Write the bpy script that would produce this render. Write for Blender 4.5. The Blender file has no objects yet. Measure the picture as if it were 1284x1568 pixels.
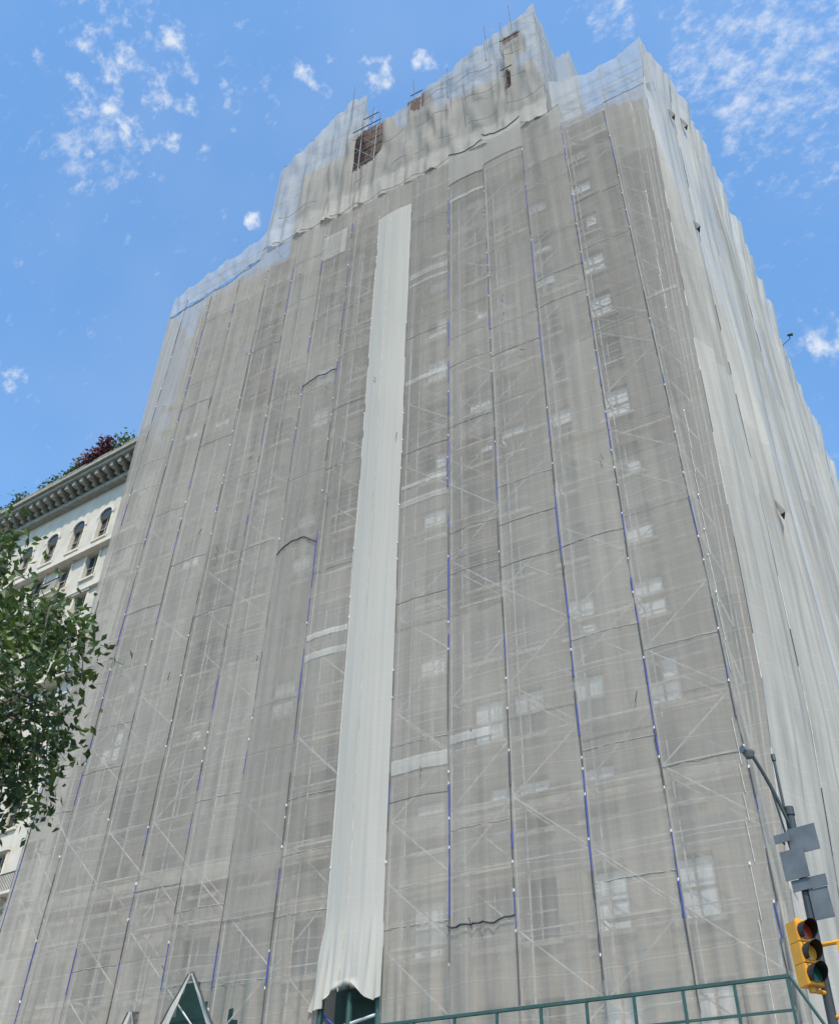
import bpy, math, random
from mathutils import Vector, Matrix, noise
random.seed(7)
S=26.0; EYE=1.7
def P(u,n,z): return Vector((-u*S, n*S, EYE+z*S))
def lerp(a,b,t): return a+(b-a)*t
def tab(t,x):
    if x<=t[0][0]: return t[0][1]
    for (a,b),(c,d) in zip(t,t[1:]):
        if x<=c: return lerp(b,d,(x-a)/(c-a))
    return t[-1][1]
def nz(x,y=0.0,z=0.0): return noise.noise(Vector((x,y,z)))

# ------------------------------------------------------------ node helpers
class NT:
    def __init__(s,nt): s.nt=nt; s.nt.nodes.clear()
    def n(s,t,**k):
        nd=s.nt.nodes.new(t)
        for a,b in k.items():
            setattr(nd,a,b)
        return nd
    def put(s,sock,v):
        if isinstance(v,bpy.types.NodeSocket): s.nt.links.new(v,sock)
        else:
            if isinstance(v,tuple) and sock.type=='VECTOR': v=v[:3]
            sock.default_value=v
    def m(s,op,a,b=0.0,c=0.0,clamp=False):
        nd=s.n('ShaderNodeMath',operation=op); nd.use_clamp=clamp
        s.put(nd.inputs[0],a); s.put(nd.inputs[1],b)
        if op in('MULTIPLY_ADD','COMPARE'): s.put(nd.inputs[2],c)
        return nd.outputs[0]
    def noise(s,vec,scale,detail=3,rough=.5):
        nd=s.n('ShaderNodeTexNoise'); s.put(nd.inputs['Vector'],vec)
        nd.inputs['Scale'].default_value=scale; nd.inputs['Detail'].default_value=detail; nd.inputs['Roughness'].default_value=rough
        return nd.outputs['Fac']
    def mapping(s,vec,scale=(1,1,1),rot=(0,0,0)):
        nd=s.n('ShaderNodeMapping'); s.put(nd.inputs['Vector'],vec)
        nd.inputs['Scale'].default_value=scale; nd.inputs['Rotation'].default_value=rot
        return nd.outputs[0]
    def mr(s,v,a,b,c,d,smooth=False):
        nd=s.n('ShaderNodeMapRange'); 
        if smooth: nd.interpolation_type='SMOOTHSTEP'
        s.put(nd.inputs[0],v)
        for i,x in enumerate((a,b,c,d)): s.put(nd.inputs[i+1],x)
        return nd.outputs[0]
    def mix(s,f,a,b,blend='MIX'):
        nd=s.n('ShaderNodeMix',data_type='RGBA',blend_type=blend)
        s.put(nd.inputs[0],f); s.put(nd.inputs[6],a); s.put(nd.inputs[7],b)
        return nd.outputs[2]
    def scalecol(s,col,f):
        nd=s.n('ShaderNodeVectorMath',operation='SCALE')
        s.put(nd.inputs[0],col); s.put(nd.inputs['Scale'],f)
        return nd.outputs[0]
def newmat(name):
    m=bpy.data.materials.new(name); m.use_nodes=True
    return m,NT(m.node_tree)
def c4(c): return (c[0],c[1],c[2],1)
def simple(name,col,rough=.7,metal=0,var=.25,scale=3.0,col2=None,detail=4,low=None):
    m,t=newmat(name)
    tc=t.n('ShaderNodeTexCoord').outputs['Object']
    f=t.noise(tc,scale,detail,.6)
    a=tuple(x*(1-var) for x in col); b=col2 if col2 else tuple(min(1,x*(1+var)) for x in col)
    cc=t.mix(t.mr(f,.3,.7,0,1),c4(a),c4(b))
    if low:
        sp=t.n('ShaderNodeSeparateXYZ'); t.put(sp.inputs[0],tc)
        cc=t.mix(t.m('LESS_THAN',sp.outputs[2],low[0]),cc,c4(low[1]))
    p=t.n('ShaderNodeBsdfPrincipled'); t.put(p.inputs['Base Color'],cc)
    p.inputs['Roughness'].default_value=rough; p.inputs['Metallic'].default_value=metal
    o=t.n('ShaderNodeOutputMaterial'); t.put(o.inputs[0],p.outputs[0])
    return m
def netmat(name,col,op,opvar=.10,transl=.35,line=1.0,axis=0,streaky=.30):
    m,t=newmat(name)
    tc=t.n('ShaderNodeTexCoord').outputs['Object']
    sep=t.n('ShaderNodeSeparateXYZ'); t.put(sep.inputs[0],tc)
    at=t.n('ShaderNodeAttribute'); at.attribute_name='tone'; tone=at.outputs['Fac']
    big=t.m('SUBTRACT',t.noise(tc,.10,2,.5),.5)
    streak=t.m('SUBTRACT',t.noise(t.mapping(tc,(2.6,2.6,.09)),1.0,3,.65),.5)
    h=sep.outputs[axis]; v=sep.outputs[2]
    fx=t.m('FRACT',t.m('MULTIPLY',t.m('ADD',h,t.m('MULTIPLY',big,.9)),1/.455))
    lx=t.m('LESS_THAN',fx,.05)
    vz=t.m('ADD',v,t.m('MULTIPLY',big,1.6))
    lz=t.m('LESS_THAN',t.m('FRACT',t.m('MULTIPLY',vz,1/.98)),.03)
    lz2=t.m('LESS_THAN',t.m('FRACT',t.m('MULTIPLY',vz,1/.19)),.22)
    tn=t.m('SUBTRACT',tone,.5)
    o=t.m('ADD',t.m('MULTIPLY',tn,opvar),op)
    o=t.m('ADD',o,t.m('MULTIPLY',big,opvar*1.5))
    o=t.m('ADD',o,t.m('MULTIPLY',streak,opvar*2))
    o=t.m('ADD',o,t.m('MULTIPLY',lx,.14*line)); o=t.m('ADD',o,t.m('MULTIPLY',lz,.05*line))
    o=t.m('ADD',o,t.m('MULTIPLY',lz2,.03*line),clamp=True)
    f=t.m('ADD',t.m('MULTIPLY',tn,.10),1.0)
    f=t.m('ADD',f,t.m('MULTIPLY',streak,streaky))
    f=t.m('ADD',f,t.m('MULTIPLY',big,.24))
    cc=t.scalecol(c4(col),f)
    cc=t.mix(t.m('MULTIPLY',lx,.50*line),cc,(col[0]*.90,col[1]*.62,col[2]*.54,1))
    cc=t.mix(t.m('MULTIPLY',lz,.22*line),cc,(min(1,col[0]*1.5),min(1,col[1]*1.5),min(1,col[2]*1.5),1))
    d=t.n('ShaderNodeBsdfDiffuse'); t.put(d.inputs[0],cc)
    tr=t.n('ShaderNodeBsdfTranslucent'); t.put(tr.inputs[0],cc)
    mx=t.n('ShaderNodeMixShader'); mx.inputs[0].default_value=transl; t.put(mx.inputs[1],d.outputs[0]); t.put(mx.inputs[2],tr.outputs[0])
    tp=t.n('ShaderNodeBsdfTransparent')
    m2=t.n('ShaderNodeMixShader'); t.put(m2.inputs[0],o); t.put(m2.inputs[1],tp.outputs[0]); t.put(m2.inputs[2],mx.outputs[0])
    out=t.n('ShaderNodeOutputMaterial'); t.put(out.inputs[0],m2.outputs[0])
    return m
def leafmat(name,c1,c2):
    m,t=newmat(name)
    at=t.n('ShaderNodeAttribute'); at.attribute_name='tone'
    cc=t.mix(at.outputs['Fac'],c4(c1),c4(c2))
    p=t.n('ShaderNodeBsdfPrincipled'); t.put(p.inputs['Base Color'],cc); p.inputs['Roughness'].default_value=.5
    tr=t.n('ShaderNodeBsdfTranslucent'); t.put(tr.inputs[0],t.scalecol(cc,1.4))
    mx=t.n('ShaderNodeMixShader'); mx.inputs[0].default_value=.3
    t.put(mx.inputs[1],p.outputs[0]); t.put(mx.inputs[2],tr.outputs[0])
    out=t.n('ShaderNodeOutputMaterial'); t.put(out.inputs[0],mx.outputs[0])
    return m

M={}
M['net']=netmat('net_grey',(.475,.425,.365),.61,.11)
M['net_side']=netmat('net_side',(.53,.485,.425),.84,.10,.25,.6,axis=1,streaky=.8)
M['net_top']=netmat('net_thin_top',(.56,.53,.49),.56,.08,.40,.8,streaky=.15)
M['net_up']=netmat('net_upper',(.48,.44,.385),.70,.07,.35,.9,streaky=.15)
M['patch']=netmat('net_patch',(.44,.40,.35),.28,.10,.35,.6)
M['strip']=netmat('chute_cloth',(.47,.43,.375),.97,.03,.2,.25,streaky=.14)
M['band']=netmat('net_overlap_band',(.66,.62,.56),.46,.2,.3,.2)
M['cordl']=simple('cord_light',(.48,.44,.39))
M['cordm']=simple('cord_mid',(.16,.155,.16))
M['dark']=simple('cord_and_slit_dark',(.05,.05,.055))
M['blue']=simple('cord_blue',(.028,.045,.21))
M['white']=simple('tie_white',(.6,.58,.55))
M['pipe']=simple('galvanised_pipe',(.50,.48,.45),.6,0,detail=0)
M['piped']=simple('pipe_dim_against_sky',(.20,.19,.18),.6,0,detail=0)  # darker copy of the pipe; dimness against the sky is in the colour
M['plank']=simple('scaffold_plank',(.48,.42,.33),.8,detail=1)
M['brick']=simple('building_brick',(.165,.14,.118),.85,scale=1.2,low=(15.5,(.32,.265,.215)))
M['stone']=simple('building_trim',(.42,.37,.31),.8)
M['brown']=simple('brown_boards',(.070,.032,.018),.8)
M['glassd']=simple('glass_dark',(.03,.035,.04),.08)
M['skypane']=simple('pane_sky_reflection',(.90,.90,.89),.35,detail=1)  # white panes: sky reflection in the glass painted as colour
M['green']=simple('green_paint',(.018,.055,.043),.5)
M['lime']=simple('limestone',(.50,.44,.36),.85,var=.15,scale=.8)
M['lime2']=simple('limestone_trim',(.55,.49,.405),.85,var=.12,scale=2)
M['iron']=simple('wrought_iron',(.03,.03,.03),.5)
M['copper']=simple('cornice_stone',(.26,.245,.20),.8)
M['asphalt']=simple('asphalt',(.05,.05,.052),.9,scale=8)
M['conc']=simple('concrete_pavement',(.33,.32,.30),.9,scale=2)
M['paint']=simple('road_paint',(.75,.75,.72),.7)
M['yellow']=simple('signal_yellow',(.66,.28,.012),.5,var=.12)
M['black']=simple('black_paint',(.012,.012,.012),.5)
M['signback']=simple('sign_back_aluminium',(.12,.125,.125),.55,.3)
M['poledk']=simple('pole_dark',(.035,.04,.04),.5,.2)
M['red']=simple('lens_red',(.30,.025,.01),.2); M['amber']=simple('lens_amber',(.6,.25,.02),.2); M['grn']=simple('lens_green',(.01,.06,.035),.2)
M['bark']=simple('bark',(.09,.07,.05),.9,scale=9)
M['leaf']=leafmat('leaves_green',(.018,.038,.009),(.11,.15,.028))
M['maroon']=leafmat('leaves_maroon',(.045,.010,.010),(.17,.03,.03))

# ------------------------------------------------------------ mesh builder
class MB:
    def __init__(s): s.v=[];s.f=[];s.m=[];s.t=[];s.mats=[]
    def mi(s,k):
        if k not in s.mats: s.mats.append(k)
        return s.mats.index(k)
    def face(s,pts,k,tone=.5):
        b=len(s.v); s.v+=[tuple(p) for p in pts]; s.f.append(tuple(range(b,b+len(pts)))); s.m.append(s.mi(k)); s.t.append(tone)
    def box(s,a,b,k):
        x0,y0,z0=[min(i,j) for i,j in zip(a,b)]; x1,y1,z1=[max(i,j) for i,j in zip(a,b)]
        q=len(s.v); s.v+=[(x0,y0,z0),(x1,y0,z0),(x1,y1,z0),(x0,y1,z0),(x0,y0,z1),(x1,y0,z1),(x1,y1,z1),(x0,y1,z1)]
        for f in((0,3,2,1),(4,5,6,7),(0,1,5,4),(1,2,6,5),(2,3,7,6),(3,0,4,7)):
            s.f.append(tuple(q+i for i in f)); s.m.append(s.mi(k)); s.t.append(.5)
    def tube(s,p,q,r,k,n=6,r2=None,cap=True):
        p=Vector(p);q=Vector(q); d=q-p
        if d.length<1e-5:return
        r2=r if r2 is None else r2
        z=d.normalized(); x=z.orthogonal().normalized(); y=z.cross(x)
        b=len(s.v)
        for c,rr in((p,r),(q,r2)):
            for i in range(n):
                a=2*math.pi*i/n; s.v.append(tuple(c+x*rr*math.cos(a)+y*rr*math.sin(a)))
        for i in range(n):
            j=(i+1)%n; s.f.append((b+i,b+j,b+n+j,b+n+i)); s.m.append(s.mi(k)); s.t.append(.5)
        if cap:
            s.f.append(tuple(b+i for i in reversed(range(n)))); s.m.append(s.mi(k)); s.t.append(.5)
            s.f.append(tuple(b+n+i for i in range(n))); s.m.append(s.mi(k)); s.t.append(.5)
    def grid(s,rows,k,keep=None,tone=None):
        b=len(s.v); nc=len(rows[0])
        for r in rows: s.v+=[tuple(p) for p in r]
        for i in range(len(rows)-1):
            for j in range(nc-1):
                if keep and not keep(i,j): continue
                s.f.append((b+i*nc+j,b+i*nc+j+1,b+(i+1)*nc+j+1,b+(i+1)*nc+j)); s.m.append(s.mi(k)); s.t.append(tone(i,j) if tone else .5)
    def leaf(s,c,size,k,tone):
        d=Vector((random.gauss(0,1),random.gauss(0,1),random.gauss(-.5,.8))).normalized()
        w=d.cross(Vector((random.gauss(0,1),random.gauss(0,1),random.gauss(0,1)))).normalized(); nrm=d.cross(w)
        a=c; e=c+d*size; m1=c+d*size*.45
        l=m1+w*size*.27+nrm*size*.08; r=m1-w*size*.27+nrm*size*.08
        b=len(s.v); s.v+=[tuple(a),tuple(r),tuple(e),tuple(l)]
        s.f+= [(b,b+1,b+2),(b,b+2,b+3)]; mi=s.mi(k); s.m+=[mi,mi]; s.t+=[tone,tone]
    def make(s,name,parent=None,smooth=False):
        me=bpy.data.meshes.new(name); me.from_pydata(s.v,[],s.f)
        for k in s.mats: me.materials.append(M[k])
        me.polygons.foreach_set('material_index',s.m)
        if smooth: me.polygons.foreach_set('use_smooth',[True]*len(s.f))
        at=me.attributes.new('tone','FLOAT','FACE'); at.data.foreach_set('value',[float(x) for x in s.t])
        me.update(); o=bpy.data.objects.new(name,me); bpy.context.scene.collection.objects.link(o)
        if parent: o.parent=parent
        return o
def empty(name):
    o=bpy.data.objects.new(name,None); bpy.context.scene.collection.objects.link(o); return o

# ------------------------------------------------------------ bay geometry
SEAM=[.154,.247,.338,.43,.512,.597,.677,.756,.838,.92,1.0,1.085,1.168,1.25]
UC=[(.2,.150),(.3,.147),(.585,.121),(.857,.110),(1.303,.094),(1.98,.066),(2.18,.048)]
UL=[(.2,1.262),(.74,1.258),(1.377,1.275),(2.04,1.302)]
def uc(z): return tab(UC,z)
def ul(z): return tab(UL,z)
def drift(u,z):
    w=math.exp(-((u-.66)/.12)**2); return .014*w*(z-.3)/1.65
NSUB=18
def front_u(z):
    out=[]
    edges=[uc(z)]+SEAM+[ul(z)]
    if edges[1]<edges[0]+.012: edges[1]=edges[0]+.012
    for a,b in zip(edges,edges[1:]):
        for i in range(NSUB): out.append((a+(b-a)*i/NSUB,i/NSUB))
    out.append((edges[-1],1.0)); return out
nb=len(SEAM)+1
bulgeR=[random.uniform(.5,1.2) for _ in range(nb)]
def bulge(bay,frac,u,z):
    env=max(0.0,math.sin(math.pi*frac))
    if env<1e-6: return 0.0
    b=env*(.09*bulgeR[bay%nb]+.05*nz(u*20,z*5,0))
    b+=env**.5*(.030*nz(u*190,z*4,3)+.012*nz(u*420,z*7,5)+.035*nz(u*70,z*2.5,8))
    if z<.42: b+=env**.5*(.42-z)*2.0*nz(u*150,z*5,11)
    return b
def front_pt(bay,frac,u,z,off=0.0):
    x=P(u+drift(u,z),1,z); x.y-=bulge(bay,frac,u,z)+off
    return x
def scall(frac): return -math.sin(math.pi*frac)
def main_top(u,frac,bay):
    if u<.247: base,s=1.99,.006
    elif u<1.03: base,s=2.075,.022
    else: base,s=tab([(1.03,2.03),(1.1,2.0),(1.30,1.955)],u),.016
    return base+s*scall(frac)*(.5+bulgeR[bay%nb]*.6)

net_parent=empty('scaffold_netting')
mb=MB()
ZR=150
rows=[]; info=[]
panel=[[random.random() for _ in range(14)] for _ in range(nb)]
for i in range(ZR+1):
    t=i/ZR; r=[]; inf=[]
    zc=lerp(.19,2.05,t)
    fu=front_u(zc)
    for j,(u,fr) in enumerate(fu):
        bay=min(j//NSUB,nb-1)
        z=lerp(.19,main_top(u,fr,bay),t)
        r.append(front_pt(bay,fr,u,z)); inf.append((u,z,bay))
    rows.append(r); info.append(inf)
def keep(i,j):
    u,z,b=info[i][j]
    if b==6: 
        if z<.305+.012*math.sin((u-.597)/.08*math.pi): return False
    for (uu,zt,w) in ((.868,.36,.030),(.955,.325,.018),(.80,.315,.014)):
        if z<zt and abs(u-uu+.1*(zt-z))<w*(zt-z)/.06: return False
    return True
def tone(i,j):
    u,z,b=info[i][j]
    k=int((z*.9+b*.37)*3.2)
    return panel[b][k%14]
mb.grid(rows,'net',keep,tone)
rows=[]
for i in range(41):
    t=i/40; z=lerp(.19,1.97,t); r=[]
    for j in range(25):
        p=P(ul(z),1+j*.02,z); p.x+=.12*nz(j*.5,z*8,41)*(j>0); r.append(p)
    rows.append(r)
mb.grid(rows,'net')
mb.make('front_net',net_parent,True)
# dark edges / turned flaps of the openings at the foot
mb=MB()
for (uu,zt,w) in ((.868,.36,.030),(.955,.325,.018)):
    for sgn in(-1,1):
        L=[];R=[]
        for i in range(9):
            t=i/8; z=zt-t*(zt-.2); h=w*(zt-z)/.06; c=P(uu-.1*(zt-z)+sgn*h,1,z)
            L.append(c+Vector((0,-.25,0))); R.append(c+Vector((-sgn*(.10+.45*t),-.25-.25*t+.08*nz(i*.9,uu*9),0)))
        for i in range(8): mb.face([L[i],L[i+1],R[i+1],R[i]],'net_side',.5)
        for a,b in zip(R,R[1:]): mb.tube(a,b,.03,'dark',4,cap=False)
mb.make('foot_flaps',net_parent)

# ------- thin top row
mb=MB()
def toprow(u0,u1,n,zlo,ztop,k='net_top'):
    rows=[]
    for i in range(9):
        t=i/8; r=[]
        for j in range(n+1):
            fr=j/n; u=lerp(u0,u1,fr)
            zt=lerp(ztop[0],ztop[1],fr)-.014*math.sin(math.pi*fr)
            zb=lerp(zlo[0],zlo[1],fr)
            z=lerp(zb,zt,t)
            p=P(u,1,z); p.y-=math.sin(math.pi*fr)*.16*nz(u*60,z*20,2)-.004
            r.append(p)
        rows.append(r)
    mb.grid(rows,k,None,lambda i,j:.5)
toprow(.048,.147,14,(1.985,1.985),(2.195,2.155))
toprow(.147,.20,10,(1.985,1.985),(2.155,2.165))
toprow(.20,.262,10,(1.985,1.99),(2.165,2.20))
lt=[(1.03,2.15),(1.085,2.122),(1.155,2.105),(1.21,2.085),(1.265,2.06),(1.302,2.04)]
for a,b in zip(lt,lt[1:]): toprow(a[0],b[0],10,(tab([(1.03,2.03),(1.3,1.955)],a[0]),tab([(1.03,2.03),(1.3,1.955)],b[0])),(a[1],b[1]))
mb.make('top_row_net',net_parent,True)

# ------- upper setback net
TOPS=[(.273,2.652),(.34,2.615),(.405,2.585),(.48,2.55),(.54,2.505),(.60,2.475),(.66,2.44),(.73,2.43),(.775,2.64),(.82,2.655),(.871,2.605),(.95,2.52),(1.03,2.445)]
mb=MB(); SB=1.06
rows=[];info2=[]
cols=[]
for a,b in zip(TOPS,TOPS[1:]):
    for i in range(14): cols.append((lerp(a[0],b[0],i/14),i/14,lerp(a[1],b[1],i/14)))
cols.append((1.03,0,2.445))
for i in range(51):
    t=i/50; r=[];inf=[]
    for (u,fr,zt) in cols:
        zt=zt-.022*math.sin(math.pi*fr)
        if t<.2: n=lerp(1.0,SB,t/.2); zf=lerp(2.05,2.13,t/.2)
        else: n=SB; zf=lerp(2.13,zt,(t-.2)/.8)
        p=P(u*n,n,zf*n)
        p.y-=math.sin(math.pi*fr)*(.12+.30*nz(u*40,zf*12,4)+.16*nz(u*110,zf*8,6))
        r.append(p); inf.append((u,zf))
    rows.append(r);info2.append(inf)
def keepu(i,j):
    u,z=info2[i][j]
    if .703<u<.786 and z>2.222+max(0,(.745-u))*.9 and z<2.40: return False
    if .722<u<.75 and z>=2.40: return False
    if .585<u<.618 and 2.385<z<2.455: return False
    if .318<u<.360 and 2.50<z<2.53: return False
    if .348<u<.362 and 2.25<z<2.34: return False
    return True
mb.grid(rows,'net_up',keepu,lambda i,j: .5+.4*nz(info2[i][j][0]*9//1*2.3,info2[i][j][1]*8//1*1.7,0))
def sidegrid(u0,u1,n0,n1,z0,z1,k,seed=0,m=16,h=20):
    rows=[]
    for i in range(h+1):
        r=[]
        for j in range(m+1):
            fn=j/m; z=lerp(z0,z1-.015*math.sin(math.pi*((fn*2)%1)),i/h)
            p=P(lerp(u0,u1,fn),lerp(n0,n1,fn),z); p.x+=.12*nz(fn*9,z*8,seed)
            r.append(p)
        rows.append(r)
    mb.grid(rows,k)
sidegrid(.2895,.289,1.06,1.217,2.05,2.81,'net_up',1)
sidegrid(.289,.248,1.217,1.218,2.05,2.80,'net_up',2,6)
sidegrid(.248,.248,1.218,1.29,2.05,2.79,'net_up',3,8)
for (zq,us) in ((2.17,(.273,1.03)),(2.30,(.28,.70)),(2.42,(.30,.62))):
    prev=None
    k=int((us[1]-us[0])/.0125)
    for i in range(k+1):
        u=lerp(us[0],us[1],i/k); fr=(u*11)%1
        z=zq-.022*math.sin(math.pi*fr)+.008*nz(u*14,zq)
        p=P(u*SB,SB,z*SB); p.y-=.32
        if prev is not None and nz(u*25,zq*3)>-.15: mb.tube(prev,p,.014,'cordm',4,cap=False)
        prev=p
mb.make('upper_net',net_parent,True)

# ------- right face net
UT=[(1,0),(1.03,-.012),(1.145,-.046),(1.42,-.058),(1.62,-.070),(2.6,-.112)]
mb=MB(); rows=[]; 
NB2=17; nn=[]
for b in range(NB2):
    for i in range(14): nn.append((1+(b+i/14)*.095,i/14,b))
nn.append((1+NB2*.095,0,NB2))
stop=[2.175-.012*b/NB2+random.uniform(-.045,.035) for b in range(NB2+2)]
stop[0]=2.19; stop[1]=2.15
sw=[random.uniform(.6,1.6) for _ in range(NB2+1)]
def side_x(n,fr,z,b):
    env=math.sin(math.pi*fr)
    if env<1e-6 or n<=1.01: return 0.0
    return env*.16*sw[b]+env**.5*(.26*nz(n*14,z*1.5,21)+.22*nz(n*55,z*1.6,22)+.12*nz(n*150,z*2.5,23))
for i in range(111):
    t=i/110; r=[]
    for (n,fr,b) in nn:
        zt=lerp(stop[b],stop[b+1],fr)-.035*math.sin(math.pi*fr)
        z=lerp(.15,zt,t)
        p=P(uc(z)+tab(UT,n),n,z); p.x+=side_x(n,fr,z,b)
        r.append(p)
    rows.append(r)
ptone=[random.random() for _ in range(400)]
mb.grid(rows,'net_side',None,lambda i,j:ptone[(j//14)*17+(i+j//14*5)//14])
mb.make('side_net',net_parent,True)
mb=MB()
for (n,z,h,w) in ((1.07,1.93,.05,.009),(1.12,1.96,.06,.008),(1.07,1.53,.04,.010),(1.13,.90,.04,.012)):
    base=P(uc(z)+tab(UT,n),n,z); base.x+=.30
    hS=h*S; k=12; L=[];R=[]
    for i in range(k+1):
        t=i/k; wd=w*S*math.sin(t*math.pi*.55)
        c=base+Vector((-.16+t*.22,0,hS*(1-t)))
        L.append(c+Vector((.08*t,-wd,0))); R.append(c+Vector((-.06,wd*.5,0)))
    for i in range(k): mb.face([L[i],L[i+1],R[i+1],R[i]],'net_side',.6)
    mb.face([L[-1],R[-1],base+Vector((-.1,-.05,.25)),base+Vector((-.05,-.1,.1))],'dark')  # dark face painted in for the shade of the pocket slit
mb.make('net_pockets',net_parent,True)

# ------- chute strip
mb=MB(); rows=[]
for i in range(121):
    t=i/120; z0=lerp(.302,1.945,t); r=[]
    fl=max(0,(.40-z0)/.10)
    for j in range(33):
        fr=j/32; u=lerp(.597-.005*fl,.677+.012*fl,fr)
        z=z0+ (fr-.5)*-.006 + (.016*math.sin(math.pi*fr)-.008*math.sin(math.pi*fr*3) if i==0 else 0)
        p=P(u+drift(u,z),1,z)
        e4=math.sin(math.pi*fr)
        p.y-=.05+.10*e4+(.020*nz(u*160,z*2,31)+.010*nz(u*60,z*10,32))*min(1,e4*2)+fl*.28*nz(u*170,z*8,33)+fl*.15
        r.append(p)
    rows.append(r)
mb.grid(rows,'strip',None,lambda i,j:.5)
for i in range(0,120,1): mb.tube(rows[i][19]+Vector((0,-.01,0)),rows[i+1][19]+Vector((0,-.01,0)),.010,'plank',4,cap=False)
mb.make('white_chute',net_parent,True)

# ------- overlay patches / bands / ropes
mb=MB()
def rope(pts,k='dark',r=.03):
    for a,b in zip(pts,pts[1:]): mb.tube(a,b,r,k,5,cap=False)
def bayof(u):
    return sum(1 for s in SEAM if s<=u+1e-4)
def bf(u,bay,z):
    e=[uc(z)]+SEAM+[ul(z)]
    return max(0,min(1,(u-e[bay])/(e[bay+1]-e[bay])))
def patch(u0,u1,z0,z1,k,sag=.012,off=.05,edge=True,seed=0,slope=0.0):
    rows=[];n=14;h=max(2,int((z1-z0)*S/.35)); bay=bayof((u0+u1)/2)
    for i in range(h+1):
        t=i/h;r=[]
        for j in range(n+1):
            fr=j/n;u=lerp(u0,u1,fr)
            z=lerp(z0,z1+slope*(fr-.5)-sag*math.sin(math.pi*fr)+(.006*nz(fr*5,seed) if edge else 0),t)
            r.append(front_pt(bay,bf(u,bay,z),u,z,off))
        rows.append(r)
    tt=random.random()
    mb.grid(rows,k,None,lambda i,j:tt)
    if edge: rope([p+Vector((0,-.03,.0)) for p in rows[-1]])
patch(.756,.838,1.03,1.457,'patch',-.004,seed=1,slope=-.012)
patch(.756,.838,.42,1.023,'patch',-.020,seed=2)
patch(.77,.838,1.88,1.975,'band',0,edge=False,seed=3)
patch(.43,.512,.2,.37,'patch',.004,seed=4,off=.1)
patch(.43,.512,1.95,2.078,'net_up',.02,seed=5); patch(.338,.43,1.97,2.10,'net_up',.026,seed=6)
patch(.512,.597,1.5,1.97,'patch',0,edge=False,seed=7)
patch(.247,.338,1.6,1.985,'patch',.0,edge=False,seed=8)
for (u0,u1,z,h,k) in ((.512,.597,1.66,.009,'band'),(.512,.597,1.63,.004,'band'),(.512,.597,1.334,.006,'band'),(.512,.597,1.038,.006,'band'),(.512,.597,1.075,.004,'band'),
        (.512,.597,.579,.010,'band'),(.45,.512,.60,.006,'band'),(.677,.756,.793,.006,'band'),(.677,.756,.83,.005,'band'),(.10,.154,1.31,.004,'band'),
        (.512,.597,.80,.007,'patch'),(.43,.512,1.88,.005,'band'),(.338,.43,.62,.010,'patch'),(.247,.338,.57,.012,'patch'),(.154,.247,.60,.010,'patch'),(.43,.512,.9,.007,'patch'),
        (1.0,1.085,.42,.01,'patch'),(.92,1.0,.40,.01,'patch'),(.838,.92,.36,.01,'patch'),(.154,.247,.88,.007,'patch'),(.338,.43,1.2,.006,'patch'),(.247,.338,1.05,.008,'patch')):
    patch(u0+.002,u1-.002,z-h,z+h,k,0,off=.03,edge=False,seed=z*10)
for b in range(1,nb-1):
    u0,u1=SEAM[b-1],SEAM[b]
    if b==6: continue
    z=.3+random.random()*.1
    while z<1.95:
        if random.random()<.30:
            pts=[front_pt(b,j/6,lerp(u0,u1,j/6),z,.015) for j in range(7)]
            rope(pts,random.choice(['cordl','cordl','cordl','cordm']),.008)
        z+=.0775
for b in range(nb):
    e=[uc(2.0)]+SEAM+[ul(2.0)]
    if b in(1,): continue
    pts=[]
    for j in range(15):
        fr=j/14;u=lerp(e[b],e[b+1],fr); z=main_top(u,fr,b); pts.append(front_pt(b,fr,u,z,.02))
    rope(pts,'dark' if b in(4,12,14) else 'cordm',.014)
mb.make('patches_and_ropes',net_parent,True)

# ------- seam cords
mb=MB()
for si,u0 in enumerate(SEAM+[.115]):
    z=.2
    bluish={1:.48,2:.45,3:.35,4:.36,5:.12,7:.28,8:.18,12:.40,0:.2}.get(si,.12)
    thick=1.3 if si in(1,2,3,4,7) else 1.0
    while z<(1.95 if si!=5 else 1.9):
        h=random.uniform(.014,.06)
        u=u0+drift(u0,z)
        if si==0 and z<.6: u=max(u,uc(z)+.012)
        if si==len(SEAM): u=uc(z)+.03
        w=.0022*nz(z*6,si*3.1)
        a=P(u+w,1,z); b=P(u+drift(u0,z+h)-drift(u0,z)+.0022*nz((z+h)*6,si*3.1),1,z+h)
        a.y-=.05;b.y-=.05
        rr=random.random()
        k='blue' if rr<bluish else ('dark' if rr<bluish+.38 else 'cordm')
        if si==6: k='dark' if rr<.15 else 'cordl'
        if si==len(SEAM): k='dark' if rr<.2 else 'cordl'
        mb.tube(a,b,random.uniform(.012,.026)*thick if k in('blue','dark') else .011,k,5,cap=False)
        if random.random()<.30: mb.box(b+Vector((-.02,-.03,-.05)),b+Vector((.015,.02,.03)),'white')
        z+=h
for _ in range(34):
    u=random.uniform(.2,1.22); z=random.uniform(.25,1.9)
    a=P(u,1,z);a.y-=.2; b=P(u+random.uniform(-.004,.008),1,z+random.uniform(.003,.015)); b.y-=.2
    mb.tube(a,b,.016,'dark',4)
for b in range(0,NB2):
    n=1+b*.095; z=.2
    while z<2.1:
        h=random.uniform(.03,.09)
        a=P(uc(z)+tab(UT,n),n,z)+Vector((.03,0,0)); c=P(uc(z+h)+tab(UT,n),n,z+h)+Vector((.03,0,0))
        k=random.choice(['cordl','cordm','dark'])
        mb.tube(a,c,.016,k,4,cap=False); z+=h
mb.make('seam_cords',net_parent)

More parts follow.
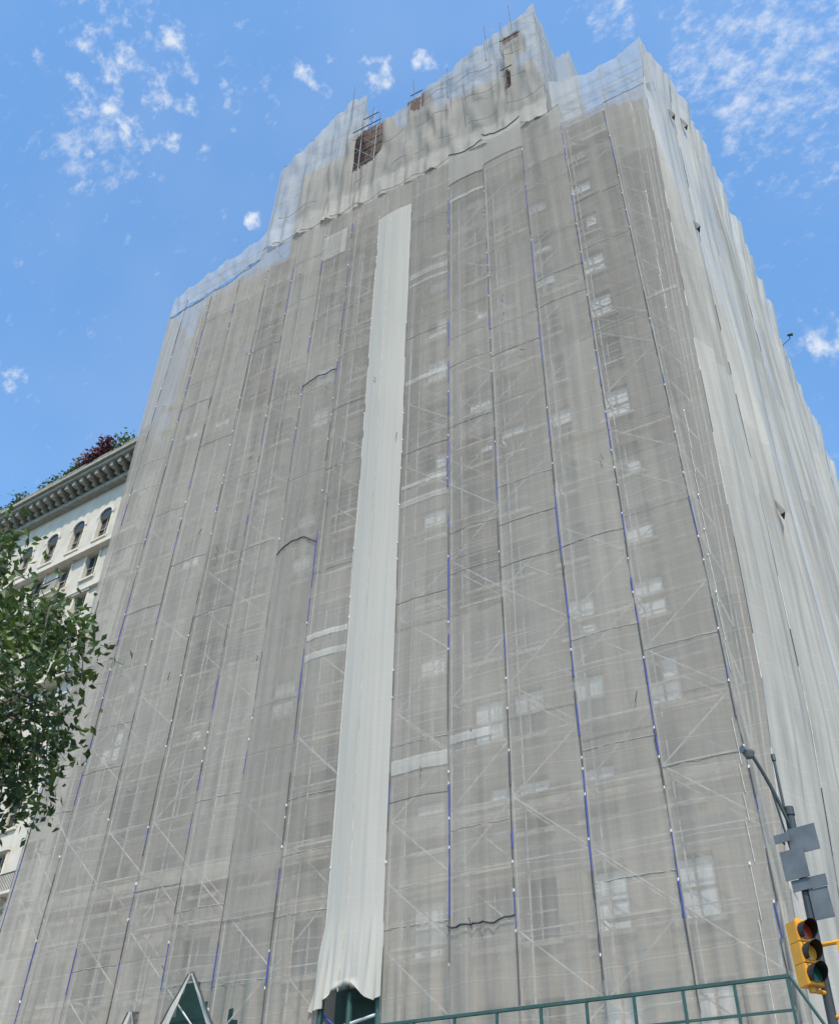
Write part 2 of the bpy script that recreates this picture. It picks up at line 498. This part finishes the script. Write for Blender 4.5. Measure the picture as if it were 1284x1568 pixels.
# ------------------------------------------------------------ scaffolding
mb=MB()
LV=.0775
FN=1.006; BN=1.042
r=.028
lv=[.2+LV*i for i in range(25)]
US=[.154,.247,.338,.43,.512,.597,.677,.756,.838,.92,1.0,1.085,1.168,1.235]
for u in US:
    top=2.06 if u>1.05 or u<.26 else 2.04
    mb.tube(P(u,FN,-.06),P(u,FN,top),r,'pipe'); mb.tube(P(u,BN,-.06),P(u,BN,top-.03),r,'pipe')
for z in lv:
    for n in(FN,BN):
        mb.tube(P(US[0]-.02,n,z),P(US[-1],n,z),.024,'pipe')
    for u in US: mb.tube(P(u,FN,z),P(u,BN,z),r,'pipe')
for bi,(a,b) in enumerate(zip(US,US[1:])):
    if bi==5: continue
    for li in range(0,24):
        z=lv[li]
        low=z<.8 or bi<5
        if random.random()<(.75 if low else .5):
            s=(li+bi)%2 if random.random()<.8 else (li+bi+1)%2
            mb.tube(P(a if s else b,FN,z),P(b if s else a,FN,z+LV),.028 if low else .022,'pipe')
        if random.random()<.35:
            mb.tube(P(a,BN,z),P(b,BN,z+LV),.026,'pipe')
        if random.random()<.30:
            n0=random.choice([.0,.012])
            mb.box(P(a+.004,FN+.004+n0,z+.001),P(b-.004,FN+.018+n0,z+.004),'plank')
for k,n in((.012,1.01),(.012,1.04)):
    for z in lv[:-1]: mb.tube(P(uc(z)+.02,n,z),P(uc(z+LV)+.02,n,z+LV),r,'pipe')
for li,z in enumerate(lv):
    mb.tube(P(uc(z)+.02,1.01,z),P(US[0],1.01,z),r,'pipe')
    if li<24: mb.tube(P(uc(z)+.02,1.008,z),P(US[0],1.008,z+LV),.028,'pipe')
for b in range(NB2):
    n=1+b*.095+.01
    for z0,z1 in zip(lv,lv[1:]):
        mb.tube(P(uc(z0)+tab(UT,n)+.012,n,z0),P(uc(z1)+tab(UT,n)+.012,n,z1),r,'pipe')
    p=P(uc(2.1)+tab(UT,n)+.004,n,2.06); mb.tube(p,P(uc(2.1)+tab(UT,n)+.004,n,stop[b]+.012),.022,'piped')
for z in(2.03,2.07,2.11):
    mb.tube(P(.06,1.006,z),P(.262,1.006,z),.022,'piped'); mb.tube(P(1.03,1.006,z-.03),P(1.29,1.006,z-.06),.022,'piped')
for u,zt in((.048,2.21),(.10,2.18),(.147,2.175),(.20,2.175)): mb.tube(P(u,1.004,1.95),P(u,1.004,zt),.024,'piped')
for u,zt in lt: mb.tube(P(u,1.004,1.9),P(u,1.004,zt+.014),.022,'piped')
for a,b in((.06,.147),(.2,.147)): mb.tube(P(a,1.005,1.99),P(b,1.005,2.14),.02,'piped')
for a,b in zip(lt,lt[1:]): mb.tube(P(a[0],1.005,1.97),P(b[0],1.005,b[1]-.01),.02,'piped')
un=SB+.006
for i,(u,z) in enumerate(TOPS):
    zz=z+random.uniform(.003,.014)
    for n in(un,un+.05): mb.tube(P(u*SB,n,2.12*SB),P(u*SB,n,zz*SB),.028,'piped')
    if i+1<len(TOPS):
        u2,z2=TOPS[i+1]
        for q in(2.2,2.27,2.34,2.41,2.48,2.55,2.61):
            if q<min(z,z2)+.02:
                mb.tube(P(u*SB,un,q*SB),P(u2*SB,un,q*SB),.028,'piped')
                mb.tube(P(u*SB,un+.05,q*SB),P(u2*SB,un+.05,q*SB),.028,'piped')
                if random.random()<.8: mb.tube(P(u*SB,un+.001,q*SB),P(u2*SB,un+.001,(q+.07)*SB if q+.07<max(z,z2) else q*SB),.024,'piped')
for n in(1.07,1.11,1.16,1.21): mb.tube(P(.295,n,2.2),P(.295,n,2.83),.028,'piped')
for q in(2.3,2.38,2.46,2.54,2.62,2.70,2.77): 
    mb.tube(P(.295,1.07,q),P(.295,1.217,q),.026,'piped'); mb.tube(P(.256,1.225,q),P(.256,1.29,q),.026,'piped')
mb.tube(P(.256,1.225,2.2),P(.256,1.225,2.81),.026,'piped'); mb.tube(P(.256,1.285,2.2),P(.256,1.285,2.81),.026,'piped')
for (u,z0,z1,du) in ((.80,2.50,2.69,.004),(.605,2.40,2.54,.008),(.40,2.48,2.64,.006),(.735,2.35,2.50,-.004),(.50,2.3,2.50,.014),(.355,2.20,2.60,.006),(.70,2.3,2.45,.01),(.46,2.2,2.36,.008),(.33,2.45,2.68,.004)):
    mb.tube(P(u*SB,SB-.016,z0*SB),P((u+du)*SB,SB-.016,z1*SB),.026,'dark',6)
for (u0,u1,z) in ((.312,.366,2.497),(.705,.79,2.415),(.715,.76,2.46),(.585,.62,2.455),(.34,.37,2.34)):
    mb.tube(P(u0*SB,SB-.014,z*SB),P(u1*SB,SB-.014,z*SB),.035,'dark',6)
for q in(2.28,2.34,2.38): mb.tube(P(.70*SB,SB+.01,q*SB),P(.79*SB,SB+.01,q*SB),.03,'dark',6)
mb.tube(P(.74*SB,SB+.01,2.2*SB),P(.74*SB,SB+.01,2.44*SB),.03,'dark',6)
mb.make('scaffolding')
mb=MB()
n=1.93; q=P(uc(2.1)+tab(UT,n)-.004,n,2.12)
mb.tube(q+Vector((-.3,0,-.4)),q+Vector((.6,0,.2)),.03,'dark'); mb.tube(q+Vector((.6,0,.2)),q+Vector((.6,0,.5)),.03,'dark')
mb.tube(q+Vector((.5,-.1,.5)),q+Vector((.85,-.1,.42)),.08,'dark',10,r2=.12); mb.make('floodlight')

# ------------------------------------------------------------ apartment building
bp=empty('apartment_building')
mb=MB(); mw=MB()
wc=[.243,.341,.425,.483,.57,.66,.745,.835,.925,1.01,1.10,1.185]
ww=.047; WN=1.055; base=1.033-.128*8; WT=2.07
edges=[.136]
for c in wc: edges+= [c-ww/2,c+ww/2]
edges.append(1.25)
def wbox(u0,u1,z0,z1,n0=WN,n1=WN+.02,k='brick'): mb.box(P(u0,n0,z0),P(u1,n1,z1),k)
for i in range(0,len(edges),2): wbox(edges[i],edges[i+1],-.065,WT)
hh=.035
for ci,c in enumerate(wc):
    prev=-.065
    for f in range(0,16):
        zc=base+f*.128
        if zc+hh>1.98 or zc<.02: continue
        wbox(c-ww/2,c+ww/2,prev,zc-hh); prev=zc+hh
        mb.box(P(c-ww/2-.004,WN-.006,zc-hh-.006),P(c+ww/2+.004,WN-.0002,zc-hh-.0002),'stone')
        rr=random.random(); pr=.62 if ci<5 else .22
        y0=WN+.008
        up=rr<pr*.75; dn=rr<pr and rr>pr*.25
        for (a,b,k2) in ((zc-hh+.003,zc-.001,'skypane' if dn else 'glassd'),(zc+.001,zc+hh-.003,'skypane' if up else 'glassd')):
            mw.box(P(c-ww/2+.003,y0,a),P(c-.001,y0+.003,b),k2); mw.box(P(c+.001,y0,a),P(c+ww/2-.003,y0+.003,b),k2 if random.random()<.75 else 'glassd')
        for (x0,x1,z0,z1) in ((c-ww/2,c+ww/2,zc-.001,zc+.001),(c-.001,c+.001,zc-hh,zc-.001),(c-.001,c+.001,zc+.001,zc+hh)):
            mw.box(P(x0,y0-.002,z0),P(x1,y0-.0005,z1),'stone')
    wbox(c-ww/2,c+ww/2,prev,WT)
mb.box(P(.1365,WN+.0205,-.065),P(1.2495,2.5,WT-.005),'brick')
mb.box(P(.1001,WN+.001,.93),P(.1358,2.3,WT-.01),'brick')
mb.box(P(.0795,WN+.002,1.55),P(.0998,2.0,WT-.02),'brick')
mb.box(P(1.2502,WN+.001,.3),P(1.262,1.9,WT-.03),'brick')
mb.box(P(.15,WN-.012,1.96),P(1.23,WN-.0005,1.99),'stone')
mb.box(P(.15,WN-.010,.50),P(1.23,WN-.0005,.53),'stone')
mb.make('walls',bp); mw.make('windows',bp)
mb=MB()
mb.box(P(.33,1.135,WT+.001),P(1.07,1.5,2.42*1.1),'brick')
mb.box(P(.75,1.10,2.40),P(.90,1.13,2.67),'brown')
mb.box(P(.63,1.10,2.60),P(.70,1.13,2.705),'brown')
mb.box(P(.345,1.10,2.72),P(.41,1.13,2.80),'brown')
mb.box(P(.37,1.09,2.40),P(.41,1.099,2.63),'brown')
mb.make('penthouse',bp)

# ------------------------------------------------------------ sidewalk shed
sp=empty('sidewalk_shed')
mb=MB(); RN=.85; RZ=.2346
for i in range(24):
    u=.1375+.0418*i
    mb.box(P(u,RN,RZ)-Vector((.03,.03,1.25)),P(u,RN,RZ)+Vector((.03,.03,.0)),'green')
a=P(.1375,RN,RZ);b=P(1.11,RN,RZ)
mb.box(a+Vector((.05,-.04,.002)),b+Vector((0,.04,.07)),'green')
mb.box(a+Vector((0,-.02,-.62)),b+Vector((0,.02,-.57)),'green')
mb.box(P(.1375,RN-.003,RZ)+Vector((0,0,-2.3)),P(1.11,1.0,RZ)+Vector((0,0,-1.26)),'green')
for i in range(0,12):
    u=.15+.088*i
    for n in(RN+.01,.985): mb.tube(P(u,n,-.065),P(u,n,RZ-.05)-Vector((0,0,1.0)),.06,'green',8)
mb.tube(P(.1375,RN,RZ)+Vector((.05,0,.04)),P(.118,RN,RZ)+Vector((.25,-.1,-1.4)),.035,'green')
for u in(.60,.638,.676): mb.tube(P(u,1.0,.15),P(u,1.0,.36),.09,'green',8)
mb.tube(P(.597,1.0,.29),P(.68,1.0,.275),.05,'pipe',8); mb.tube(P(.60,1.002,.24),P(.68,1.002,.30),.04,'blue',8)
mb.box(P(.60,1.035,.15),P(.68,1.04,.345),'green')
mb.box(P(.80,1.030,.15),P(.93,1.036,.37),'green')  # dark panel added behind the foot opening to stand in for its shade
mb.make('shed_frame',sp)

# ------------------------------------------------------------ neighbouring building
nbp=empty('limestone_apartment_building'); nbp.location=(-52,35.1,0); nbp.rotation_euler=(0,0,math.radians(-5))
mb=MB(); mg=MB(); pit=2.8; fh=3.5; H=50.6; X0=-30.8; X1=11.2
ncol=int(round((X1-X0)/pit)); wwid=1.25; whei=2.1; ZO=-2.2
for c in range(ncol+1):
    x=X0+c*pit
    mb.box((x-(pit-wwid)/2,0,0),(x+(pit-wwid)/2,.5,H),'lime')
for c in range(ncol):
    cx=X0+c*pit+pit/2; prev=0; a=cx-wwid/2;b=cx+wwid/2
    for f in range(1,15):
        z0=f*fh+1.15+ZO; z1=z0+whei
        if z1>H-1.5: continue
        mb.box((a,0,prev),(b,.5,z0),'lime'); prev=z1
        mb.box((a-.12,-.14,z0-.16),(b+.12,-.002,z0-.002),'lime2')
        mb.box((a-.16,-.07,z0),(a-.002,-.002,z1),'lime2'); mb.box((b+.002,-.07,z0),(b+.16,-.002,z1),'lime2')
        if f==13:
            for k in range(9):
                t0=math.pi*k/9;t1=math.pi*(k+1)/9
                R0,R1=wwid/2+.02,wwid/2+.28
                pts=[(cx+R1*math.cos(t0),z1+R1*math.sin(t0)),(cx+R1*math.cos(t1),z1+R1*math.sin(t1)),(cx+R0*math.cos(t1),z1+R0*math.sin(t1)),(cx+R0*math.cos(t0),z1+R0*math.sin(t0))]
                mb.face([(p[0],-.12,p[1]) for p in reversed(pts)],'lime2')
                mb.face([(pts[3][0],-.12,pts[3][1]),(pts[2][0],-.12,pts[2][1]),(pts[2][0],0,pts[2][1]),(pts[3][0],0,pts[3][1])],'lime2')
                mg.face([(cx,-.012,z1),(cx+R0*math.cos(t0),-.012,z1+R0*math.sin(t0)),(cx+R0*math.cos(t1),-.012,z1+R0*math.sin(t1))],'glassd')
        else:
            mb.box((a-.22,-.18,z1+.05),(b+.22,-.002,z1+.25),'lime2')
        mg.box((a,.28,z0),(b,.32,z1),'glassd')
        for (q0,q1,w0,w1) in ((a,b,z0,z0+.07),(a,b,z1-.07,z1),(a,b,(z0+z1)/2-.04,(z0+z1)/2+.04)):
            mg.box((q0+.06,.2,w0),(q1-.06,.27,w1),'copper')
        for q in(a,b-.06,cx-.03): mg.box((q,.2,z0),(q+.06,.268,z1),'copper')
        if (f in(6,9,10) and c%3!=1) or f==12 and c%4==0:
            mb.box((a-.3,-.85,z0-.75),(b+.3,-.15,z0-.6),'lime2')
            for q in range(14):
                xx=a-.28+(wwid+.56)*q/13; mg.tube((xx,-.82,z0-.6),(xx,-.82,z0+.3),.018,'iron',4)
            mg.box((a-.3,-.85,z0+.3),(b+.3,-.79,z0+.35),'iron')
            for q in(a-.2,b+.05): mb.box((q,-.6,z0-1.2),(q+.15,-.15,z0-.76),'lime2')
    mb.box((a,0,prev),(b,.5,H),'lime')
mb.box((X0-1,.51,0),(X1+.7,25,H-.3),'lime')
for zc,d,h in((fh*13+ZO-.1,.5,.35),(fh*12+ZO-.05,.25,.25),(fh*10+ZO-.1,.55,.4),(fh*6+ZO-.1,.35,.3),(fh*6+ZO-.6,.2,.2)):
    mb.box((X0-1,-d,zc),(X1+.1,-.003,zc+h),'lime2')
mb.box((X0-1,-.5,H-1.3),(X1+.1,-.003,H-.9),'copper')
mb.box((X0-1,-1.5,H-.15),(X1+.2,-.003,H+.15),'copper'); mb.box((X0-1,-1.7,H+.151),(X1+.3,.4,H+.45),'copper')
x=X0
while x<X1:
    mb.box((x,-1.35,H-.6),(x+.3,-.004,H-.151),'copper'); mb.box((x+.02,-.8,H-.899),(x+.28,-.005,H-.601),'copper'); x+=.8
mb.box((X0-1,-1.3,H+1.2),(X1,-1.0,H+1.32),'copper')
x=X0
while x<X1:
    mb.box((x,-1.22,H+.451),(x+.14,-1.08,H+1.199),'copper'); x+=.38
mb.make('walls',nbp); mg.make('windows',nbp)
def shrub(name,c,rad,n,k,size,seed):
    random.seed(seed); b=MB()
    sub=[Vector((random.gauss(0,.5)*rad[0],random.gauss(0,.5)*rad[1],random.gauss(0,.45)*rad[2])) for _ in range(18)]
    for i in range(9):
        s=random.choice(sub); b.tube(Vector(c)-Vector((0,0,rad[2]*1.3)),Vector(c)+s*1.1,.05,'bark',5,r2=.015)
    for i in range(n):
        s=random.choice(sub); o=Vector([random.gauss(0,.28)*r for r in rad])
        q=Vector(c)+s+o
        b.leaf(q,size*random.uniform(.6,1.3),k,max(0,min(1,.5+o.z/rad[2]+random.uniform(-.3,.3))))  # higher leaves toned lighter: sunlit tops put into the leaf colour
    b.make(name)
def NBW(x,y,z): 
    a=math.radians(-5); return (-52+x*math.cos(a)-y*math.sin(a),35.1+x*math.sin(a)+y*math.cos(a),z)
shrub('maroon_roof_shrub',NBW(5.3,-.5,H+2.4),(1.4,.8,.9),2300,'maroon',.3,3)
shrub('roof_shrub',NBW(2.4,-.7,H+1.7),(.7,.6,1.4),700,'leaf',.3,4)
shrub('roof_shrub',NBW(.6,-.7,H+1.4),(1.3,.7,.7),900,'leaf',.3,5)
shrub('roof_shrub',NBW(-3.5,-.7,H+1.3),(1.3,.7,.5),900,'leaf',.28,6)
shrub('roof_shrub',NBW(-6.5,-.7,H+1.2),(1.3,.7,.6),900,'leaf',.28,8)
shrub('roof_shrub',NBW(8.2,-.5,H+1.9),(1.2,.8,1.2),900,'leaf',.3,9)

# ------------------------------------------------------------ street tree
random.seed(11)
mb=MB(); tc=Vector((-9.9,4.74,7.38))
rr=.22
trunk=[Vector((-10.3,4.4,0))]
for i in range(1,8):
    p=Vector((-10.3+.05*i+random.uniform(-.05,.05),4.4+random.uniform(-.06,.06),i*1.0)); mb.tube(trunk[-1],p,rr,'bark',10,r2=rr*.88,cap=False); rr*=.88; trunk.append(p)
tips=[]
Rv=Vector((.8704,.4924,0)); Fv=Vector((-.4924,.8704,0))
for i in range(140):
    while True:
        d=Vector((random.uniform(-1,1),random.uniform(-1,1),random.uniform(-1,1)))
        if .35<d.length<1: break
    q=tc+Rv*d.x*3.1+Fv*d.y*2.3+Vector((0,0,d.z*1.75))
    tips.append((q,d))
for q,d in tips:
    s=random.choice(trunk[3:]); m=(s+q)/2+Vector((0,0,.35))
    mb.tube(s,m,.045,'bark',5,r2=.025,cap=False); mb.tube(m,q,.025,'bark',5,r2=.01,cap=False)
    e=q+Vector((d.x*.25,d.y*.2,-.7)); mb.tube(q,e,.01,'bark',4,r2=.004,cap=False)
    ct=random.uniform(.0,.85)
    for k in range(140):
        t=random.random(); c=q.lerp(e,t) if random.random()<.75 else m.lerp(q,random.uniform(.6,1))
        sp_=.16*(1.2-.6*t)
        c=c+Vector((random.gauss(0,sp_),random.gauss(0,sp_),random.gauss(0,.15)))
        mb.leaf(c,random.uniform(.08,.14),'leaf',max(0,min(1,ct+random.uniform(-.25,.3)+d.z*.2)))  # upper crown leaves brighter, lower darker: sun and shade in the tone
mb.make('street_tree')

# ------------------------------------------------------------ traffic signal pole
tp=empty('traffic_signal_pole'); mb=MB()
B=Vector((-2.0,14.07,0)); T=Vector((-1.76,14.09,7.7))
def pole(z): return B.lerp(T,z/7.7)
mb.tube(B,pole(.35),.2,'poledk',12,r2=.14); mb.tube(pole(.35),T,.075,'poledk',12,r2=.055)
mb.tube(T,T+Vector((.0,0,.12)),.07,'poledk',12)
mb.tube(pole(7.2)+Vector((-.05,0,0)),Vector((-1.80,14.09,8.62)),.020,'poledk',8)
mb.tube(Vector((-1.80,14.09,8.56)),Vector((-1.80,14.09,8.66)),.032,'poledk',8)
E=Vector((-2.06,13.80,8.60))
pts=[pole(7.45)]
for i in range(1,9):
    t=i/8; pts.append(pole(7.45).lerp(E,t)+Vector((0,0,.10*math.sin(math.pi*t))))
for a,b in zip(pts,pts[1:]): mb.tube(a,b,.026,'poledk',8)
mb.tube(pole(6.9)+Vector((-.05,0,0)),pts[4],.016,'poledk',6)
e=pts[-1]
mb.tube(e+Vector((.02,.03,.02)),e+Vector((-.10,-.12,.04)),.05,'signback',12,r2=.06)
mb.tube(e+Vector((-.03,-.04,.0)),e+Vector((-.03,-.04,-.08)),.085,'signback',14,r2=.05)
def plate(cx,cz,w,h,k='signback',ang=-12):
    a=math.radians(ang); c=pole(cz)+Vector((cx,-.10,0)); dx=Vector((math.cos(a),math.sin(a),0)); dy=Vector((-math.sin(a),math.cos(a),0))
    P8=[c+dx*sx*w/2+dy*sy*.008+Vector((0,0,sz*h/2)) for sz in(-1,1) for (sx,sy) in((-1,-1),(1,-1),(1,1),(-1,1))]
    q=len(mb.v); mb.v+=[tuple(p) for p in P8]
    for f in((0,3,2,1),(4,5,6,7),(0,1,5,4),(1,2,6,5),(2,3,7,6),(3,0,4,7)): mb.f.append(tuple(q+i for i in f)); mb.m.append(mb.mi(k)); mb.t.append(.5)
    for s in(-.3,.3):
        mb.tube(c+Vector((0,.01,s*h)),c+Vector((0,.12,s*h)),.018,'poledk',6)
plate(.12,7.30,.40,.36); plate(-.06,6.98,.34,.40); plate(.08,6.70,.48,.15); plate(.18,6.42,.26,.40)
plate(-.16,7.36,.22,.12)
mb.make('pole',tp)
def signal(name,c,ang,arm):
    b=MB(); a=math.radians(ang); f=Vector((math.cos(a),math.sin(a),0)); s=Vector((-f.y,f.x,0)); up=Vector((0,0,1))
    def ob(c0,w,d,h,k):
        P8=[c0+s*sx*w/2+f*sy*d/2+up*sz*h/2 for sz in(-1,1) for (sx,sy) in((-1,-1),(1,-1),(1,1),(-1,1))]
        q=len(b.v); b.v+=[tuple(p) for p in P8]
        for fa in((0,3,2,1),(4,5,6,7),(0,1,5,4),(1,2,6,5),(2,3,7,6),(3,0,4,7)): b.f.append(tuple(q+i for i in fa)); b.m.append(b.mi(k)); b.t.append(.5)
    for i,k in enumerate(('grn','amber','red')):
        cc=c+up*(i-1)*.262
        ob(cc,.25,.18,.255,'yellow'); ob(cc+f*.096,.235,.012,.24,'yellow')
        b.tube(cc+f*.103,cc+f*.115,.098,k,18)
        n=16
        for j in range(n):
            t0=math.radians(-50+280*j/n); t1=math.radians(-50+280*(j+1)/n)
            for R,kk in((.116,'black'),(.110,'black')):
                q=[cc+f*.10+s*R*math.cos(t0)+up*R*math.sin(t0),cc+f*.10+s*R*math.cos(t1)+up*R*math.sin(t1),cc+f*(.22+.06*math.sin(t1))+s*R*math.cos(t1)+up*R*math.sin(t1),cc+f*(.22+.06*math.sin(t0))+s*R*math.cos(t0)+up*R*math.sin(t0)]
                b.face(q,kk)
    b.tube(c+up*.385,c+up*.45,.045,'yellow',10); b.tube(c-up*.385,c-up*.45,.045,'yellow',10)
    for z in(.43,-.43): b.tube(c+up*z,Vector((arm.x,arm.y,c.z+z)),.028,'yellow',8)
    b.make(name,tp)
signal('signal_head',Vector((-1.97,13.88,5.78)),-40,pole(5.8))
signal('signal_head_side',Vector((-1.44,14.02,5.50)),-10,pole(5.7))

# ------------------------------------------------------------ ground
mb=MB(); mb.face([(-1500,-1500,-.15),(1500,-1500,-.15),(1500,1500,-.15),(-1500,1500,-.15)],'asphalt'); mb.make('ground')
mb=MB(); mb.face([(-400,1,-.146),(400,1,-.146),(400,12.5,-.146),(-400,12.5,-.146)],'asphalt')
mb.make('road')
mb=MB()
for i in range(-20,20): mb.face([(i*6,6.6,-.142),(i*6+3,6.6,-.142),(i*6+3,6.75,-.142),(i*6,6.75,-.142)],'paint')
mb.make('road_markings')
mb=MB(); mb.box((-38,12.5,-.15),(0.5,80,0),'conc'); mb.box((-120,12.5,-.15),(-40,80,0),'conc'); mb.make('pavement')
mb=MB(); mb.box((-120,-6,-.15),(60,.99,0),'conc'); mb.make('pavement')

# ------------------------------------------------------------ sky, sun
SD=Vector((.58,-.815,0)).normalized(); EL=math.radians(52)
to=Vector((SD.x*math.cos(EL),SD.y*math.cos(EL),math.sin(EL)))
w=bpy.data.worlds.new('World'); bpy.context.scene.world=w; w.use_nodes=True; t=NT(w.node_tree)
sky=t.n('ShaderNodeTexSky',sky_type='NISHITA'); sky.sun_disc=False; sky.sun_elevation=EL; sky.sun_rotation=math.atan2(SD.x,SD.y)
sky.air_density=1.0; sky.dust_density=.8; sky.ozone_density=1.0
g=t.n('ShaderNodeTexCoord').outputs['Generated']
def mask(lst):
    out=None
    for (d,r,wt) in lst:
        nd=t.n('ShaderNodeVectorMath',operation='DISTANCE'); t.put(nd.inputs[0],g); nd.inputs[1].default_value=Vector(d).normalized()
        v=t.mr(nd.outputs['Value'],r*.2,r,wt,0.0,True)
        out=v if out is None else t.m('MAXIMUM',out,v)
    return out
puff=mask([((-.431,.228,.873),.15,.80),((-.248,.331,.911),.028,1.35),((-.204,.346,.916),.024,1.25),((.048,.678,.734),.045,1.2),((-.639,.333,.694),.035,1.1),((-.406,.374,.834),.018,1.2),((-.30,.31,.905),.05,.6)])
n1=t.noise(g,44,5,.60)
cl=t.mr(t.m('ADD',n1,t.m('MULTIPLY',t.m('SUBTRACT',puff,1.0),.26)),.41,.74,0.0,.95,True)
wis=mask([((.073,.471,.879),.14,.85),((-.033,.389,.92),.04,.8),((-.498,.247,.831),.06,.75),((.09,.54,.83),.08,.5)])
n2=t.noise(t.mapping(g,(1,1.6,1),(0,0,.6)),50,6,.65)
cl2=t.m('MULTIPLY',t.mr(t.m('ADD',n2,t.m('MULTIPLY',t.m('SUBTRACT',wis,1.0),.25)),.30,.80,0.0,1.0,True),.75)
haze=t.m('MULTIPLY',t.mr(t.noise(g,4,3,.6),.35,.75,0.0,1.0,True),.07)
ct=t.m('MAXIMUM',t.m('MAXIMUM',cl,cl2),haze,clamp=True)
skyc=t.mix(1.0,sky.outputs[0],(1.40,1.95,2.20,1),'MULTIPLY')
cc=t.mix(ct,skyc,(6.0,6.2,6.5,1))
bg=t.n('ShaderNodeBackground'); t.put(bg.inputs[0],cc); bg.inputs[1].default_value=.15
o=t.n('ShaderNodeOutputWorld'); t.put(o.inputs[0],bg.outputs[0])
ld=bpy.data.lights.new('sun','SUN'); ld.energy=5.0; ld.angle=math.radians(.5); ld.color=(1,.92,.80)
lo=bpy.data.objects.new('sun',ld); bpy.context.scene.collection.objects.link(lo); lo.rotation_euler=to.to_track_quat('Z','Y').to_euler(); lo.location=(20,-20,80)

# ------------------------------------------------------------ camera
cd=bpy.data.cameras.new('camera'); cam=bpy.data.objects.new('camera',cd); bpy.context.scene.collection.objects.link(cam)
cam.matrix_world=Matrix.Translation((0,0,EYE))@Matrix.Rotation(math.radians(29.5),4,'Z')@Matrix.Rotation(math.radians(90+41.4),4,'X')@Matrix.Rotation(math.radians(1.63),4,'Z')
cd.sensor_fit='HORIZONTAL'; cd.sensor_width=36; cd.lens=41.58; cd.clip_end=5000
sc=bpy.context.scene; sc.camera=cam
sc.view_settings.view_transform='Standard'; sc.view_settings.look='None'; sc.view_settings.exposure=0
